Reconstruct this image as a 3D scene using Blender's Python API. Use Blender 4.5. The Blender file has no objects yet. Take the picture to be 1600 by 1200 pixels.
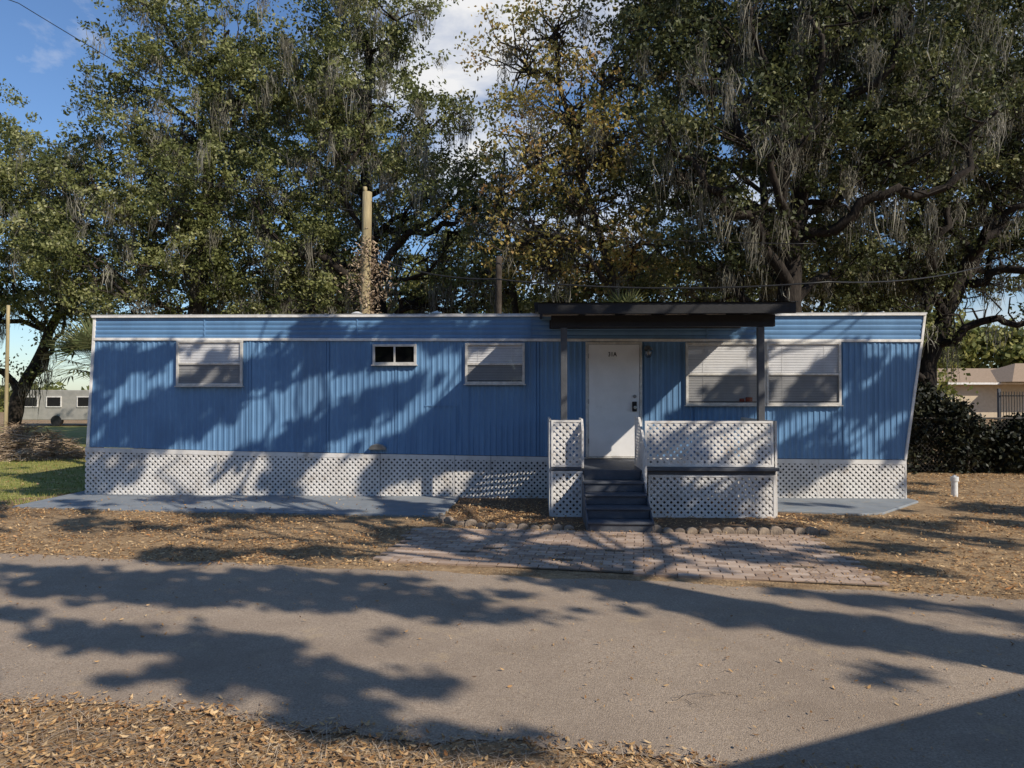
import bpy, math, random
import numpy as np
from mathutils import Vector, Matrix
rng = np.random.default_rng(7); random.seed(7)
scene = bpy.context.scene
col = scene.collection
A = np.array

# ------------------------------------------------------------------ materials
def newmat(name):
    m = bpy.data.materials.new(name); m.use_nodes = True
    nt = m.node_tree
    b = nt.nodes["Principled BSDF"]
    return m, nt, b

def mat(name, c1, c2=None, rough=0.7, scale=6.0, detail=6.0, bump=0.0, bscale=None, metallic=0.0,
        stretch=(1, 1, 1), lo=0.35, hi=0.65, spec=0.3, third=None, fourth=None):
    m, nt, b = newmat(name)
    N, L = nt.nodes, nt.links
    b.inputs["Roughness"].default_value = rough
    b.inputs["Metallic"].default_value = metallic
    b.inputs["Specular IOR Level"].default_value = spec
    if c2 is None:
        c2 = tuple(x * 0.75 for x in c1)
    tc = N.new("ShaderNodeTexCoord"); mp = N.new("ShaderNodeMapping")
    mp.inputs["Scale"].default_value = stretch
    L.new(tc.outputs["Object"], mp.inputs["Vector"])
    n = N.new("ShaderNodeTexNoise"); n.inputs["Scale"].default_value = scale
    n.inputs["Detail"].default_value = detail; n.inputs["Roughness"].default_value = 0.65
    L.new(mp.outputs[0], n.inputs["Vector"])
    r = N.new("ShaderNodeValToRGB")
    r.color_ramp.elements[0].position = lo; r.color_ramp.elements[0].color = (*c1, 1)
    r.color_ramp.elements[1].position = hi; r.color_ramp.elements[1].color = (*c2, 1)
    L.new(n.outputs["Fac"], r.inputs["Fac"])
    out = r.outputs["Color"]
    for lay in (third, fourth):
        if lay is None: continue
        c3, sc3, lo3, hi3 = lay
        n3 = N.new("ShaderNodeTexNoise"); n3.inputs["Scale"].default_value = sc3; n3.inputs["Detail"].default_value = 8
        n3.inputs["Roughness"].default_value = 0.7
        L.new(mp.outputs[0], n3.inputs["Vector"])
        mr = N.new("ShaderNodeMapRange"); mr.inputs["From Min"].default_value = lo3; mr.inputs["From Max"].default_value = hi3
        L.new(n3.outputs["Fac"], mr.inputs["Value"])
        mx = N.new("ShaderNodeMix"); mx.data_type = 'RGBA'
        L.new(mr.outputs[0], mx.inputs["Factor"]); L.new(out, mx.inputs["A"]); mx.inputs["B"].default_value = (*c3, 1)
        out = mx.outputs["Result"]
    L.new(out, b.inputs["Base Color"])
    if bump:
        nb = N.new("ShaderNodeTexNoise"); nb.inputs["Scale"].default_value = bscale or scale * 4
        nb.inputs["Detail"].default_value = 5
        L.new(mp.outputs[0], nb.inputs["Vector"])
        bp = N.new("ShaderNodeBump"); bp.inputs["Strength"].default_value = bump; bp.inputs["Distance"].default_value = 0.02
        L.new(nb.outputs["Fac"], bp.inputs["Height"]); L.new(bp.outputs[0], b.inputs["Normal"])
    return m

def leafmat(name, stops, transl=0.3, rough=0.55, spec=0.3):
    """colour from per-face 'shade' attribute"""
    m, nt, b = newmat(name); N, L = nt.nodes, nt.links
    at = N.new("ShaderNodeAttribute"); at.attribute_name = "shade"
    r = N.new("ShaderNodeValToRGB")
    els = r.color_ramp.elements
    els[0].position = stops[0][0]; els[0].color = (*stops[0][1], 1)
    els[1].position = stops[-1][0]; els[1].color = (*stops[-1][1], 1)
    for p, c in stops[1:-1]:
        e = els.new(p); e.color = (*c, 1)
    L.new(at.outputs["Fac"], r.inputs["Fac"])
    L.new(r.outputs["Color"], b.inputs["Base Color"])
    b.inputs["Roughness"].default_value = rough; b.inputs["Specular IOR Level"].default_value = spec
    if transl > 0:
        t = N.new("ShaderNodeBsdfTranslucent"); L.new(r.outputs["Color"], t.inputs["Color"])
        mx = N.new("ShaderNodeMixShader"); mx.inputs[0].default_value = transl
        L.new(b.outputs[0], mx.inputs[1]); L.new(t.outputs[0], mx.inputs[2])
        L.new(mx.outputs[0], N["Material Output"].inputs["Surface"])
    return m

M = {}
M['ground'] = mat("leaf_litter_soil", (0.16, 0.10, 0.052), (0.46, 0.31, 0.165), 0.95, 7, 12, 0.8, 45, lo=0.32, hi=0.68,
                  third=((0.13, 0.083, 0.045), 0.9, 0.48, 0.70), fourth=((0.60, 0.44, 0.26), 30, 0.56, 0.66))
M['lawn'] = mat("lawn_grass", (0.14, 0.165, 0.03), (0.36, 0.34, 0.10), 0.95, 5, 10, 0.5, 50, third=((0.40, 0.29, 0.13), 1.2, 0.48, 0.7))
M['road'] = mat("asphalt", (0.225, 0.172, 0.125), (0.52, 0.41, 0.305), 0.92, 85, 3, 0.5, 130, lo=0.28, hi=0.72,
                third=((0.235, 0.178, 0.13), 0.8, 0.42, 0.82), fourth=((0.52, 0.385, 0.225), 2.6, 0.58, 0.85))
M['slab'] = mat("painted_concrete", (0.19, 0.208, 0.222), (0.25, 0.27, 0.285), 0.8, 3, 8, 0.1, 60, third=((0.31, 0.26, 0.19), 8, 0.54, 0.75))
M['sand'] = mat("joint_sand", (0.085, 0.062, 0.042), (0.18, 0.135, 0.09), 0.95, 20, 6)
M['mulch'] = mat("mulch_soil", (0.07, 0.045, 0.028), (0.28, 0.18, 0.10), 0.95, 18, 8, 0.8, 60)
M['stone'] = mat("edging_concrete", (0.38, 0.30, 0.22), (0.18, 0.14, 0.11), 0.9, 14, 6, 0.5, 60)
M['siding'] = mat("blue_metal_siding", (0.148, 0.285, 0.465), (0.108, 0.220, 0.380), 0.42, 2.2, 8, 0.0, stretch=(1, 1, 0.35), spec=0.4,
                  third=((0.36, 0.46, 0.54), 11, 0.67, 0.80), fourth=((0.098, 0.185, 0.31), 0.8, 0.5, 0.7))
M['white'] = mat("weathered_white_paint", (0.82, 0.79, 0.74), (0.54, 0.50, 0.44), 0.6, 7, 8, 0.1, 40, lo=0.4, hi=0.75)
M['lattice'] = mat("white_lattice_plastic", (0.74, 0.71, 0.665), (0.53, 0.495, 0.45), 0.6, 2.5, 8, lo=0.4, hi=0.75,
                   third=((0.36, 0.285, 0.21), 5.0, 0.56, 0.8))
M['door'] = mat("white_door_paint", (0.84, 0.82, 0.79), (0.76, 0.74, 0.71), 0.5, 3, 5, third=((0.50, 0.44, 0.36), 6, 0.66, 0.85))
M['alu'] = mat("aluminium_frame", (0.70, 0.67, 0.61), (0.50, 0.47, 0.42), 0.45, 12, 5, metallic=0.2)
M['blind'] = mat("blind_vinyl", (0.84, 0.83, 0.81), (0.74, 0.73, 0.71), 0.6, 3, 3)
M['blindback'] = mat("blind_shadow", (0.30, 0.30, 0.30), (0.24, 0.24, 0.24), 0.9, 3, 3)
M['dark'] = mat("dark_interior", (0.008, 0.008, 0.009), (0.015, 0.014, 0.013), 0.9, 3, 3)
M['slate'] = mat("slate_grey_paint", (0.066, 0.073, 0.088), (0.092, 0.099, 0.115), 0.55, 6, 8, 0.15, 40,
                 third=((0.24, 0.20, 0.15), 20, 0.62, 0.74))
M['post'] = mat("grey_post_paint", (0.070, 0.073, 0.080), (0.095, 0.098, 0.105), 0.6, 5, 6, 0.1, 40)
M['proof'] = mat("dark_roof_paint", (0.017, 0.017, 0.019), (0.027, 0.026, 0.027), 0.6, 5, 6, 0.1, 40)
M['metal'] = mat("galvanised_metal", (0.35, 0.35, 0.34), (0.22, 0.22, 0.21), 0.4, 10, 5, metallic=0.7)
M['rust'] = mat("dull_old_wire", (0.05, 0.043, 0.037), (0.09, 0.08, 0.07), 0.8, 10, 5)
M['black'] = mat("black_plastic", (0.015, 0.015, 0.016), (0.03, 0.03, 0.03), 0.4, 8, 3)
M['red'] = mat("red_plastic", (0.45, 0.05, 0.02), (0.35, 0.04, 0.02), 0.4, 8, 3)
M['bark'] = mat("oak_bark", (0.030, 0.023, 0.018), (0.125, 0.10, 0.08), 0.95, 7, 10, 0.9, 22, stretch=(1, 1, 0.35), lo=0.38, hi=0.75)
M['barkdark'] = mat("dark_oak_bark", (0.012, 0.009, 0.007), (0.060, 0.047, 0.036), 0.95, 8, 10, 1.0, 24, stretch=(1, 1, 0.35), lo=0.36, hi=0.78)
M['pole'] = mat("weathered_pole_wood", (0.44, 0.36, 0.20), (0.24, 0.19, 0.11), 0.9, 9, 8, 0.6, 20, stretch=(1, 1, 0.12))
M['pvc'] = mat("white_pvc", (0.75, 0.75, 0.73), (0.6, 0.59, 0.56), 0.5, 12, 4)
M['tanwall'] = mat("tan_stucco", (0.56, 0.46, 0.33), (0.48, 0.39, 0.28), 0.9, 4, 5)
M['tanroof'] = mat("brown_shingle", (0.38, 0.27, 0.18), (0.28, 0.20, 0.13), 0.9, 8, 6)
M['cream'] = mat("cream_camper_metal", (0.38, 0.36, 0.32), (0.29, 0.28, 0.25), 0.6, 3, 5)
M['greyroof'] = mat("grey_roof_coating", (0.45, 0.45, 0.44), (0.33, 0.32, 0.30), 0.8, 5, 6)

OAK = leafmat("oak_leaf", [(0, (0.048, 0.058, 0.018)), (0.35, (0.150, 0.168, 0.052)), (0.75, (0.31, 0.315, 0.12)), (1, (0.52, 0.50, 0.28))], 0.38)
OAKD = leafmat("oak_leaf_shaded", [(0, (0.024, 0.029, 0.011)), (0.45, (0.076, 0.088, 0.030)), (0.8, (0.175, 0.18, 0.068)), (1, (0.38, 0.35, 0.17))], 0.32)  # darker leaf copy, deep shade of the right-hand trees put into its colour
HEDGE = leafmat("hedge_leaf_shaded", [(0, (0.007, 0.009, 0.005)), (0.7, (0.020, 0.024, 0.010)), (1, (0.055, 0.055, 0.025))], 0.1)  # stops darkened to hold the shade of the oak above
AUT = leafmat("autumn_leaf", [(0, (0.14, 0.135, 0.035)), (0.4, (0.33, 0.29, 0.085)), (0.7, (0.54, 0.39, 0.13)), (1, (0.44, 0.24, 0.10))], 0.42)
MOSS = leafmat("spanish_moss_fibre", [(0, (0.10, 0.09, 0.068)), (0.5, (0.225, 0.21, 0.165)), (1, (0.40, 0.375, 0.31))], 0.25, 0.9, 0.1)
WOODS = leafmat("woods_leaf", [(0, (0.045, 0.055, 0.016)), (0.5, (0.15, 0.17, 0.045)), (1, (0.40, 0.37, 0.12))], 0.4)
LITTER = leafmat("dry_leaf", [(0, (0.17, 0.085, 0.035)), (0.3, (0.38, 0.205, 0.08)), (0.65, (0.56, 0.345, 0.15)), (0.9, (0.68, 0.49, 0.27)), (1, (0.46, 0.19, 0.06))], 0.1, 0.7)
GRASS = leafmat("grass_blade", [(0, (0.11, 0.14, 0.025)), (0.6, (0.29, 0.31, 0.08)), (1, (0.48, 0.38, 0.17))], 0.3)
PALM = leafmat("palm_frond", [(0, (0.05, 0.075, 0.03)), (0.6, (0.15, 0.18, 0.075)), (1, (0.30, 0.27, 0.13))], 0.2)
BRICK = leafmat("paver_brick", [(0, (0.29, 0.205, 0.15)), (0.5, (0.40, 0.295, 0.22)), (1, (0.52, 0.405, 0.315))], 0, 0.9)
BRUSH = leafmat("dead_branch", [(0, (0.20, 0.14, 0.09)), (0.6, (0.42, 0.31, 0.21)), (1, (0.60, 0.48, 0.34))], 0, 0.9)

def glassmat(name, t):
    gm, nt, b = newmat(name); N, L = nt.nodes, nt.links
    N.remove(b)
    tr = N.new("ShaderNodeBsdfTransparent"); tr.inputs[0].default_value = (t, t, t * 1.01, 1)
    gl = N.new("ShaderNodeBsdfGlossy"); gl.inputs["Roughness"].default_value = 0.03
    mx = N.new("ShaderNodeMixShader"); mx.inputs[0].default_value = 0.09
    L.new(tr.outputs[0], mx.inputs[1]); L.new(gl.outputs[0], mx.inputs[2])
    L.new(mx.outputs[0], N["Material Output"].inputs["Surface"]); return gm
M['glass'] = glassmat("window_glass", 0.95)
M['screen'] = glassmat("insect_screen_glass", 0.62)

# ------------------------------------------------------------------ builders
def empty(name, loc, label=None, cat=None, group=None, rotz=0.0, parent=None):
    o = bpy.data.objects.new(name, None); o.location = loc; o.rotation_euler = (0, 0, rotz)
    o.empty_display_size = 0.3
    if label: o["label"] = label
    if cat: o["category"] = cat
    if group: o["group"] = group
    col.objects.link(o)
    if parent: o.parent = parent
    return o

class MB:
    def __init__(s): s.v = []; s.f = []
    def add(s, vs, fs):
        n = len(s.v); s.v += [tuple(v) for v in vs]; s.f += [tuple(i + n for i in f) for f in fs]
    def box(s, x0, x1, y0, y1, z0, z1):
        s.add([(x0, y0, z0), (x1, y0, z0), (x1, y1, z0), (x0, y1, z0), (x0, y0, z1), (x1, y0, z1), (x1, y1, z1), (x0, y1, z1)],
              [(0, 3, 2, 1), (4, 5, 6, 7), (0, 1, 5, 4), (1, 2, 6, 5), (2, 3, 7, 6), (3, 0, 4, 7)])
    def prism(s, poly, d0, d1, mp=lambda u, v, d: (u, d, v)):
        n = len(poly)
        s.add([mp(u, v, d0) for u, v in poly] + [mp(u, v, d1) for u, v in poly],
              [tuple(range(n)), tuple(reversed(range(n, 2 * n)))] + [(i, i + n, (i + 1) % n + n, (i + 1) % n) for i in range(n)])
    def tube(s, pts, rad, n=8, cap=True):
        pts = [Vector(p) for p in pts]; base = len(s.v); ref = Vector((0.3, 0.9, 0.2)).normalized()
        for i, p in enumerate(pts):
            t = (pts[min(i + 1, len(pts) - 1)] - pts[max(i - 1, 0)]).normalized()
            a = t.cross(ref)
            if a.length < 0.05: a = t.cross(Vector((1, 0, 0)))
            a.normalize(); b2 = t.cross(a)
            for k in range(n):
                an = 2 * math.pi * k / n
                s.v.append(tuple(p + (a * math.cos(an) + b2 * math.sin(an)) * rad[i]))
        for i in range(len(pts) - 1):
            for k in range(n):
                q = base + i * n
                s.f.append((q + k, q + (k + 1) % n, q + n + (k + 1) % n, q + n + k))
        if cap:
            s.f.append(tuple(base + k for k in reversed(range(n))))
            s.f.append(tuple(base + (len(pts) - 1) * n + k for k in range(n)))
    def build(s, name, m, parent=None, smooth=False, bevel=0.0, loc=None):
        me = bpy.data.meshes.new(name); me.from_pydata(s.v, [], s.f)
        me.materials.append(m)
        if smooth: me.polygons.foreach_set("use_smooth", [True] * len(me.polygons))
        me.update()
        o = bpy.data.objects.new(name, me); col.objects.link(o)
        if parent: o.parent = parent
        if loc: o.location = loc
        if bevel:
            bv = o.modifiers.new("bevel", 'BEVEL'); bv.width = bevel; bv.segments = 2; bv.limit_method = 'ANGLE'
        return o

def quads_obj(name, q, shade, m, parent=None, loc=None):
    """q: (N,k,3) polygons, shade per face"""
    n, k = q.shape[0], q.shape[1]
    me = bpy.data.meshes.new(name)
    me.vertices.add(n * k); me.vertices.foreach_set("co", q.astype(np.float32).ravel())
    me.loops.add(n * k); me.loops.foreach_set("vertex_index", np.arange(n * k, dtype=np.int32))
    me.polygons.add(n); me.polygons.foreach_set("loop_start", np.arange(0, n * k, k, dtype=np.int32))
    me.polygons.foreach_set("loop_total", np.full(n, k, dtype=np.int32))
    at = me.attributes.new("shade", 'FLOAT', 'FACE'); at.data.foreach_set("value", np.clip(shade, 0, 1).astype(np.float32))
    me.materials.append(m); me.update(calc_edges=True)
    o = bpy.data.objects.new(name, me); col.objects.link(o)
    if parent: o.parent = parent
    if loc: o.location = loc
    return o

def unit(n):
    v = rng.normal(size=(n, 3)); return v / np.linalg.norm(v, axis=1, keepdims=True)

def leaf_quads(c, L, W):
    n = len(c); u = unit(n); w = unit(n); v = np.cross(u, w); v /= np.linalg.norm(v, axis=1, keepdims=True) + 1e-9
    s = rng.uniform(0.65, 1.35, (n, 1))
    return np.stack([c - u * L * s, c + v * W * s, c + u * L * s, c - v * W * s], axis=1)

# ------------------------------------------------------------------ sun, sky
sd = Vector((-0.625, 0.529, -0.574)).normalized()
sun = bpy.data.lights.new("sun", 'SUN'); sun.energy = 5.0; sun.angle = math.radians(0.4); sun.color = (1.0, 0.92, 0.80)
so = bpy.data.objects.new("sun", sun); so.rotation_euler = sd.to_track_quat('-Z', 'Y').to_euler(); so.location = (10, -10, 20); col.objects.link(so)
w = bpy.data.worlds.new("World"); scene.world = w; w.use_nodes = True
N, L = w.node_tree.nodes, w.node_tree.links
bg = N["Background"]; bg.inputs[1].default_value = 0.092
sky = N.new("ShaderNodeTexSky"); sky.sky_type = 'NISHITA'; sky.sun_disc = False
sky.sun_elevation = math.radians(35); sky.sun_rotation = math.atan2(0.625, -0.529)
sky.air_density = 1.2; sky.dust_density = 0.3; sky.ozone_density = 2.2
tc = N.new("ShaderNodeTexCoord"); mp = N.new("ShaderNodeMapping"); mp.inputs["Scale"].default_value = (1, 1, 2.2)
L.new(tc.outputs["Generated"], mp.inputs[0])
cn = N.new("ShaderNodeTexNoise"); cn.inputs["Scale"].default_value = 4.2; cn.inputs["Detail"].default_value = 9; cn.inputs["Roughness"].default_value = 0.58
cn.inputs["Distortion"].default_value = 0.3
L.new(mp.outputs[0], cn.inputs["Vector"])
def near(d, r0, r1):
    dv = Vector(d).normalized()
    vm = N.new("ShaderNodeVectorMath"); vm.operation = 'DISTANCE'; vm.inputs[1].default_value = dv
    L.new(tc.outputs["Generated"], vm.inputs[0])
    mr = N.new("ShaderNodeMapRange"); mr.inputs["From Min"].default_value = r1; mr.inputs["From Max"].default_value = r0
    L.new(vm.outputs["Value"], mr.inputs["Value"]); return mr.outputs[0]
def mth(op, a, b_):
    n = N.new("ShaderNodeMath"); n.operation = op
    for i, x in enumerate((a, b_)):
        if isinstance(x, (int, float)): n.inputs[i].default_value = x
        else: L.new(x, n.inputs[i])
    return n.outputs[0]
boost = mth('ADD', mth('MULTIPLY', near((-0.06, 1, 0.52), 0.06, 0.24), 0.28), mth('MULTIPLY', near((-0.50, 1, 0.60), 0.02, 0.12), 0.2))
boost = mth('ADD', boost, mth('MULTIPLY', near((0.62, 1, 0.42), 0.05, 0.3), 0.18))
boost = mth('ADD', boost, mth('MULTIPLY', near((0.15, 1, 0.25), 0.1, 0.5), 0.10))
cm = N.new("ShaderNodeMapRange"); cm.inputs["From Min"].default_value = 0.60; cm.inputs["From Max"].default_value = 0.84
L.new(mth('ADD', cn.outputs["Fac"], boost), cm.inputs["Value"])
tint = N.new("ShaderNodeMix"); tint.data_type = 'RGBA'; tint.blend_type = 'MULTIPLY'; tint.inputs["Factor"].default_value = 1.0
L.new(sky.outputs[0], tint.inputs["A"]); tint.inputs["B"].default_value = (0.92, 1.12, 1.42, 1)
mxc = N.new("ShaderNodeMix"); mxc.data_type = 'RGBA'
L.new(cm.outputs[0], mxc.inputs["Factor"]); L.new(tint.outputs["Result"], mxc.inputs["A"]); mxc.inputs["B"].default_value = (9.6, 9.6, 9.7, 1)
L.new(mxc.outputs["Result"], bg.inputs[0])

# ------------------------------------------------------------------ camera
cam = bpy.data.cameras.new("camera"); cam.sensor_width = 36; cam.lens = 25.42; cam.clip_end = 1500
co = bpy.data.objects.new("camera", cam); co.location = (0, 0, 1.7); co.rotation_euler = (math.radians(90.91), 0, 0)
col.objects.link(co); scene.camera = co
scene.view_settings.view_transform = 'Standard'; scene.view_settings.look = 'None'; scene.view_settings.exposure = 0

# ------------------------------------------------------------------ ground sheets
def sheet(name, pts, z, m, sub=None):
    mb = MB(); mb.add([(x, y, z) for x, y in pts], [tuple(range(len(pts)))])
    o = mb.build(name, m); o["kind"] = "structure"; return o
sheet("ground", [(-400, -200), (400, -200), (400, 600), (-400, 600)], 0, M['ground'])
sheet("lawn", [(-40, 11.0), (-10.5, 10.9), (-8.3, 11.6), (-7.6, 12.8), (-7.6, 20), (-9, 40), (-40, 40)], 0.004, M['lawn'])

def far_edge(x): return 6.82 - 0.176 * x
def near_edge(x): return 3.51 - 0.20 * x
xs = np.arange(-60, 60, 0.05)
def jag(x, s): return 0.05 * math.sin(3.1 * x + s) + 0.03 * math.sin(8.3 * x + 2 * s) + 0.018 * math.sin(23 * x + s) + 0.012 * math.sin(57 * x + 3 * s)
mb = MB(); vs = []; fs = []
for i, x in enumerate(xs):
    vs += [(x, near_edge(x) + jag(x, 1), 0.008), (x, far_edge(x) + jag(x, 4) * 0.7, 0.008)]
    if i: fs.append((2 * i - 2, 2 * i, 2 * i + 1, 2 * i - 1))
mb.add(vs, fs); o = mb.build("road", M['road']); o["kind"] = "structure"

mb = MB(); mb.prism([(-7.55, 10.95), (-4.7, 10.5), (-0.98, 10.12), (-0.86, 11.6), (-0.9, 12.6), (-7.5, 12.9)], -0.05, 0.03, lambda u, v, d: (u, v, d))
o = mb.build("concrete_patio", M['slab'], bevel=0.01); o["kind"] = "structure"
mb = MB(); mb.prism([(3.75, 10.6), (4.9, 10.25), (5.3, 10.35), (6.45, 11.5), (6.45, 12.2), (3.75, 12.2)], -0.05, 0.03, lambda u, v, d: (u, v, d))
o = mb.build("concrete_pad", M['slab'], bevel=0.01); o["kind"] = "structure"
sheet("mulch_bed", [(-0.95, 9.95), (-0.62, 9.4), (0.0, 9.2), (0.9, 9.08), (1.7, 8.95), (3.9, 8.82), (4.2, 10.4), (3.7, 11.9), (-0.85, 12.0)], 0.004, M['mulch'])

PV = [(-1.42, 7.46), (3.30, 6.42), (3.62, 8.72), (0.9, 9.0), (-1.15, 9.3)]
def inside(px, py, poly):
    r = False; j = len(poly) - 1
    for i in range(len(poly)):
        xi, yi = poly[i]; xj, yj = poly[j]
        if (yi > py) != (yj > py) and px < (xj - xi) * (py - yi) / (yj - yi) + xi: r = not r
        j = i
    return r
sheet("paver_bedding", [(x, y) for x, y in PV], 0.010, M['sand'])
qs = []; sh = []
th = math.radians(-10); c, s_ = math.cos(th), math.sin(th)
bw, bh = 0.205, 0.105
for j in range(-8, 42):
    for i in range(-20, 40):
        u = i * bw + (j % 2) * bw / 2; v = j * bh
        x = -1.4 + u * c - v * s_; y = 6.6 + u * s_ + v * c
        if not inside(x, y, PV): continue
        if random.random() < 0.006: continue
        z = 0.018 + random.uniform(-0.002, 0.002); tx = random.uniform(-0.01, 0.01); ty = random.uniform(-0.01, 0.01); r = random.uniform(-0.015, 0.015)
        P = []
        for (a, b_) in ((-1, -1), (1, -1), (1, 1), (-1, 1)):
            for ins, zz in ((0.0, -0.02), (0.0, 0.0), (0.006, 0.003)):
                uu = a * (bw / 2 - 0.004 - ins); vv = b_ * (bh / 2 - 0.004 - ins)
                uu, vv = uu - vv * r, vv + uu * r
                P.append(A([x + uu * c - vv * s_, y + uu * s_ + vv * c, z + zz + uu * tx + vv * ty]))
        g = random.random()
        for k in range(4):
            k2 = (k + 1) % 4
            for l in range(2):
                qs.append([P[3 * k + l], P[3 * k2 + l], P[3 * k2 + l + 1], P[3 * k + l + 1]]); sh.append(g * .5)
        qs.append([P[2], P[5], P[8], P[11]]); sh.append(g)
o = quads_obj("brick_paving", A(qs), A(sh), BRICK); o["kind"] = "structure"

# ------------------------------------------------------------------ edging stones
def edging_stone(x, y, rot, first=[None]):
    if first[0] is None:
        mb = MB(); n = 9; poly = [(-0.07, -0.02), (0.07, -0.02)] + [(0.07 * math.cos(math.pi * k / n), 0.035 + 0.05 * math.sin(math.pi * k / n)) for k in range(n + 1)]
        mb.prism(poly, -0.028, 0.028); o = mb.build("edging_stone", M['stone'], bevel=0.012); first[0] = o
    else:
        o = first[0].copy(); col.objects.link(o)
    o.location = (x, y, random.uniform(-0.015, 0.005)); o.rotation_euler = (random.uniform(-.12, .12), random.uniform(-.1, .1), rot + random.uniform(-.2, .2))
    sc = random.uniform(0.85, 1.15); o.scale = (sc, random.uniform(1, 1.6), sc)
    o["label"] = "small scalloped concrete edging stone along the mulch bed"; o["category"] = "edging stone"; o["group"] = "edging stones along the mulch bed"
path1 = [(-0.98, 10.0), (-0.92, 9.7), (-0.66, 9.42), (0.0, 9.22), (0.86, 9.1)]
path2 = [(1.78, 8.98), (2.8, 8.9), (3.95, 8.86)]
for pth in (path1, path2):
    for (x0, y0), (x1, y1) in zip(pth[:-1], pth[1:]):
        d = math.hypot(x1 - x0, y1 - y0); n = max(1, round(d / 0.15))
        for k in range(n):
            f = k / n; edging_stone(x0 + (x1 - x0) * f, y0 + (y1 - y0) * f, math.atan2(y1 - y0, x1 - x0))

# ------------------------------------------------------------------ lattice helper
def clip(poly, nx, ny, d):
    out = []
    for i in range(len(poly)):
        p, q = poly[i], poly[(i + 1) % len(poly)]
        a = nx * p[0] + ny * p[1] - d; b_ = nx * q[0] + ny * q[1] - d
        if a <= 0: out.append(p)
        if a * b_ < 0:
            t = a / (a - b_); out.append((p[0] + t * (q[0] - p[0]), p[1] + t * (q[1] - p[1])))
    return out
def lattice(mb, poly, d0, thick=0.006, pitch=0.066, wd=0.036, mp=lambda u, v, d: (u, d, v)):
    for lay, sg in enumerate((1, -1)):
        nx, ny = sg * math.sqrt(.5), math.sqrt(.5)
        pr = [nx * u + ny * v for u, v in poly]
        k = math.floor(min(pr) / pitch)
        while k * pitch < max(pr):
            q = clip(clip(poly, nx, ny, k * pitch + wd), -nx, -ny, -k * pitch)
            if len(q) >= 3: mb.prism(q, d0 + lay * thick, d0 + (lay + 1) * thick * 0.98, mp)
            k += 1

# ------------------------------------------------------------------ MOBILE HOME
HROT = -math.atan(0.0377)
home = empty("mobile_home", (0, 12, 0), "blue ribbed metal mobile home with white lattice skirting", "mobile home", rotz=HROT)
def zb(s):
    if s > 6.38: return 0.66 + (s - 6.38) / 0.28 * 1.93
    return float(np.interp(s, [-7.19, -4.5, 0.5, 6.38], [0.83, 0.765, 0.693, 0.66]))
def ztrim(s): return 2.656 - (s + 7.1) * (0.066 / 13.76)
def zt(s):
    if s < -7.10: return 0.83 + (s + 7.19) / 0.09 * (ztrim(-7.1) - 0.83)
    return ztrim(s)
def ztop(s): return 3.036 - (s + 7.08) * (0.016 / 13.8)
prof = []; s = -7.19
while s < 6.655:
    for ds, y in ((0, 0.0), (0.045, 0.0), (0.058, -0.011), (0.082, -0.011)):
        prof.append((s + ds, y))
    s += 0.095
prof = [p for p in prof if p[0] < 6.655] + [(6.655, 0)]
mb = MB(); vs = []; fs = []
NR = 8
for i, (s, y) in enumerate(prof):
    for r in range(NR + 1):
        z = zb(s) + (zt(s) - zb(s)) * r / NR
        yy = y + 0.0025 * math.sin(s * 2.1 + z) + 0.002 * math.sin(s * 5.3 - z * 3) + 0.0012 * math.sin(s * 13 + z * 6)
        vs.append((s, yy, z))
    if i:
        for r in range(NR):
            a = (i - 1) * (NR + 1) + r; b_ = i * (NR + 1) + r
            fs.append((a, b_, b_ + 1, a + 1))
mb.add(vs, fs)
rows = []; f = 0
for k in range(5):
    for df, y in ((0, 0.0), (0.10, -0.012), (0.16, -0.012)):
        rows.append((k / 5 + df, y))
rows.append((1, 0))
vs = []; fs = []
for f, y in rows:
    vs += [(-7.10 + 0.02 * f, y - 0.004, ztrim(-7.1) + f * (3.036 - 2.656)), (6.66 + 0.046 * f, y - 0.004, ztrim(6.66) + f * (3.02 - 2.59))]
for i in range(len(rows) - 1): fs.append((2 * i, 2 * i + 1, 2 * i + 3, 2 * i + 2))
mb.add(vs, fs)
mb.prism([(-7.18, 0.83), (-4.5, 0.765), (0.5, 0.693), (6.37, 0.66), (6.645, 2.585), (6.70, 3.0), (-7.08, 3.0), (-7.10, 2.65)], 0.012, 3.0)
for sx in (-4.42, -3.1, -1.95, -0.75, 0.42, 3.0, 4.1, 5.4, 5.9):
    mb.box(sx, sx + 0.03, -0.018, -0.008, zb(sx) + 0.01, ztrim(sx) - 0.03)
mb.box(-1.45, -0.9, -0.019, -0.010, 1.52, 1.535); mb.box(-0.92, -0.905, -0.019, -0.010, 1.0, 1.518)
for sx in (-5.2, -2.6, 0.3, 3.2): mb.box(sx, sx + 0.02, -0.022, -0.008, ztrim(sx) + 0.03, ztop(sx) - 0.02)
mb.build("siding_wall", M['siding'], home)
mb = MB(); mb.prism([(-7.14, 3.032), (6.74, 3.018), (6.74, 3.05), (-7.14, 3.066)], -0.05, 3.05)
for k in range(12):
    mb.box(-6.6 + k * 1.15, -6.57 + k * 1.15, 0.0, 3.0, 3.04, 3.075)
mb.build("roof", M['greyroof'], home, bevel=0.006)
mb = MB()
def strip(p0, p1, hw, y0, y1):
    d = Vector((p1[0] - p0[0], p1[1] - p0[1])).normalized(); n = Vector((-d.y, d.x)) * hw
    mb.prism([(p0[0] - n.x, p0[1] - n.y), (p1[0] - n.x, p1[1] - n.y), (p1[0] + n.x, p1[1] + n.y), (p0[0] + n.x, p0[1] + n.y)], y0, y1)
strip((-7.10, 2.656), (6.66, 2.59), 0.022, -0.034, 0.0)
strip((-7.12, 3.03), (6.72, 3.014), 0.016, -0.056, -0.002)
strip((-7.19, 0.82), (-7.085, 3.02), 0.022, -0.028, 0.03)
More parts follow.
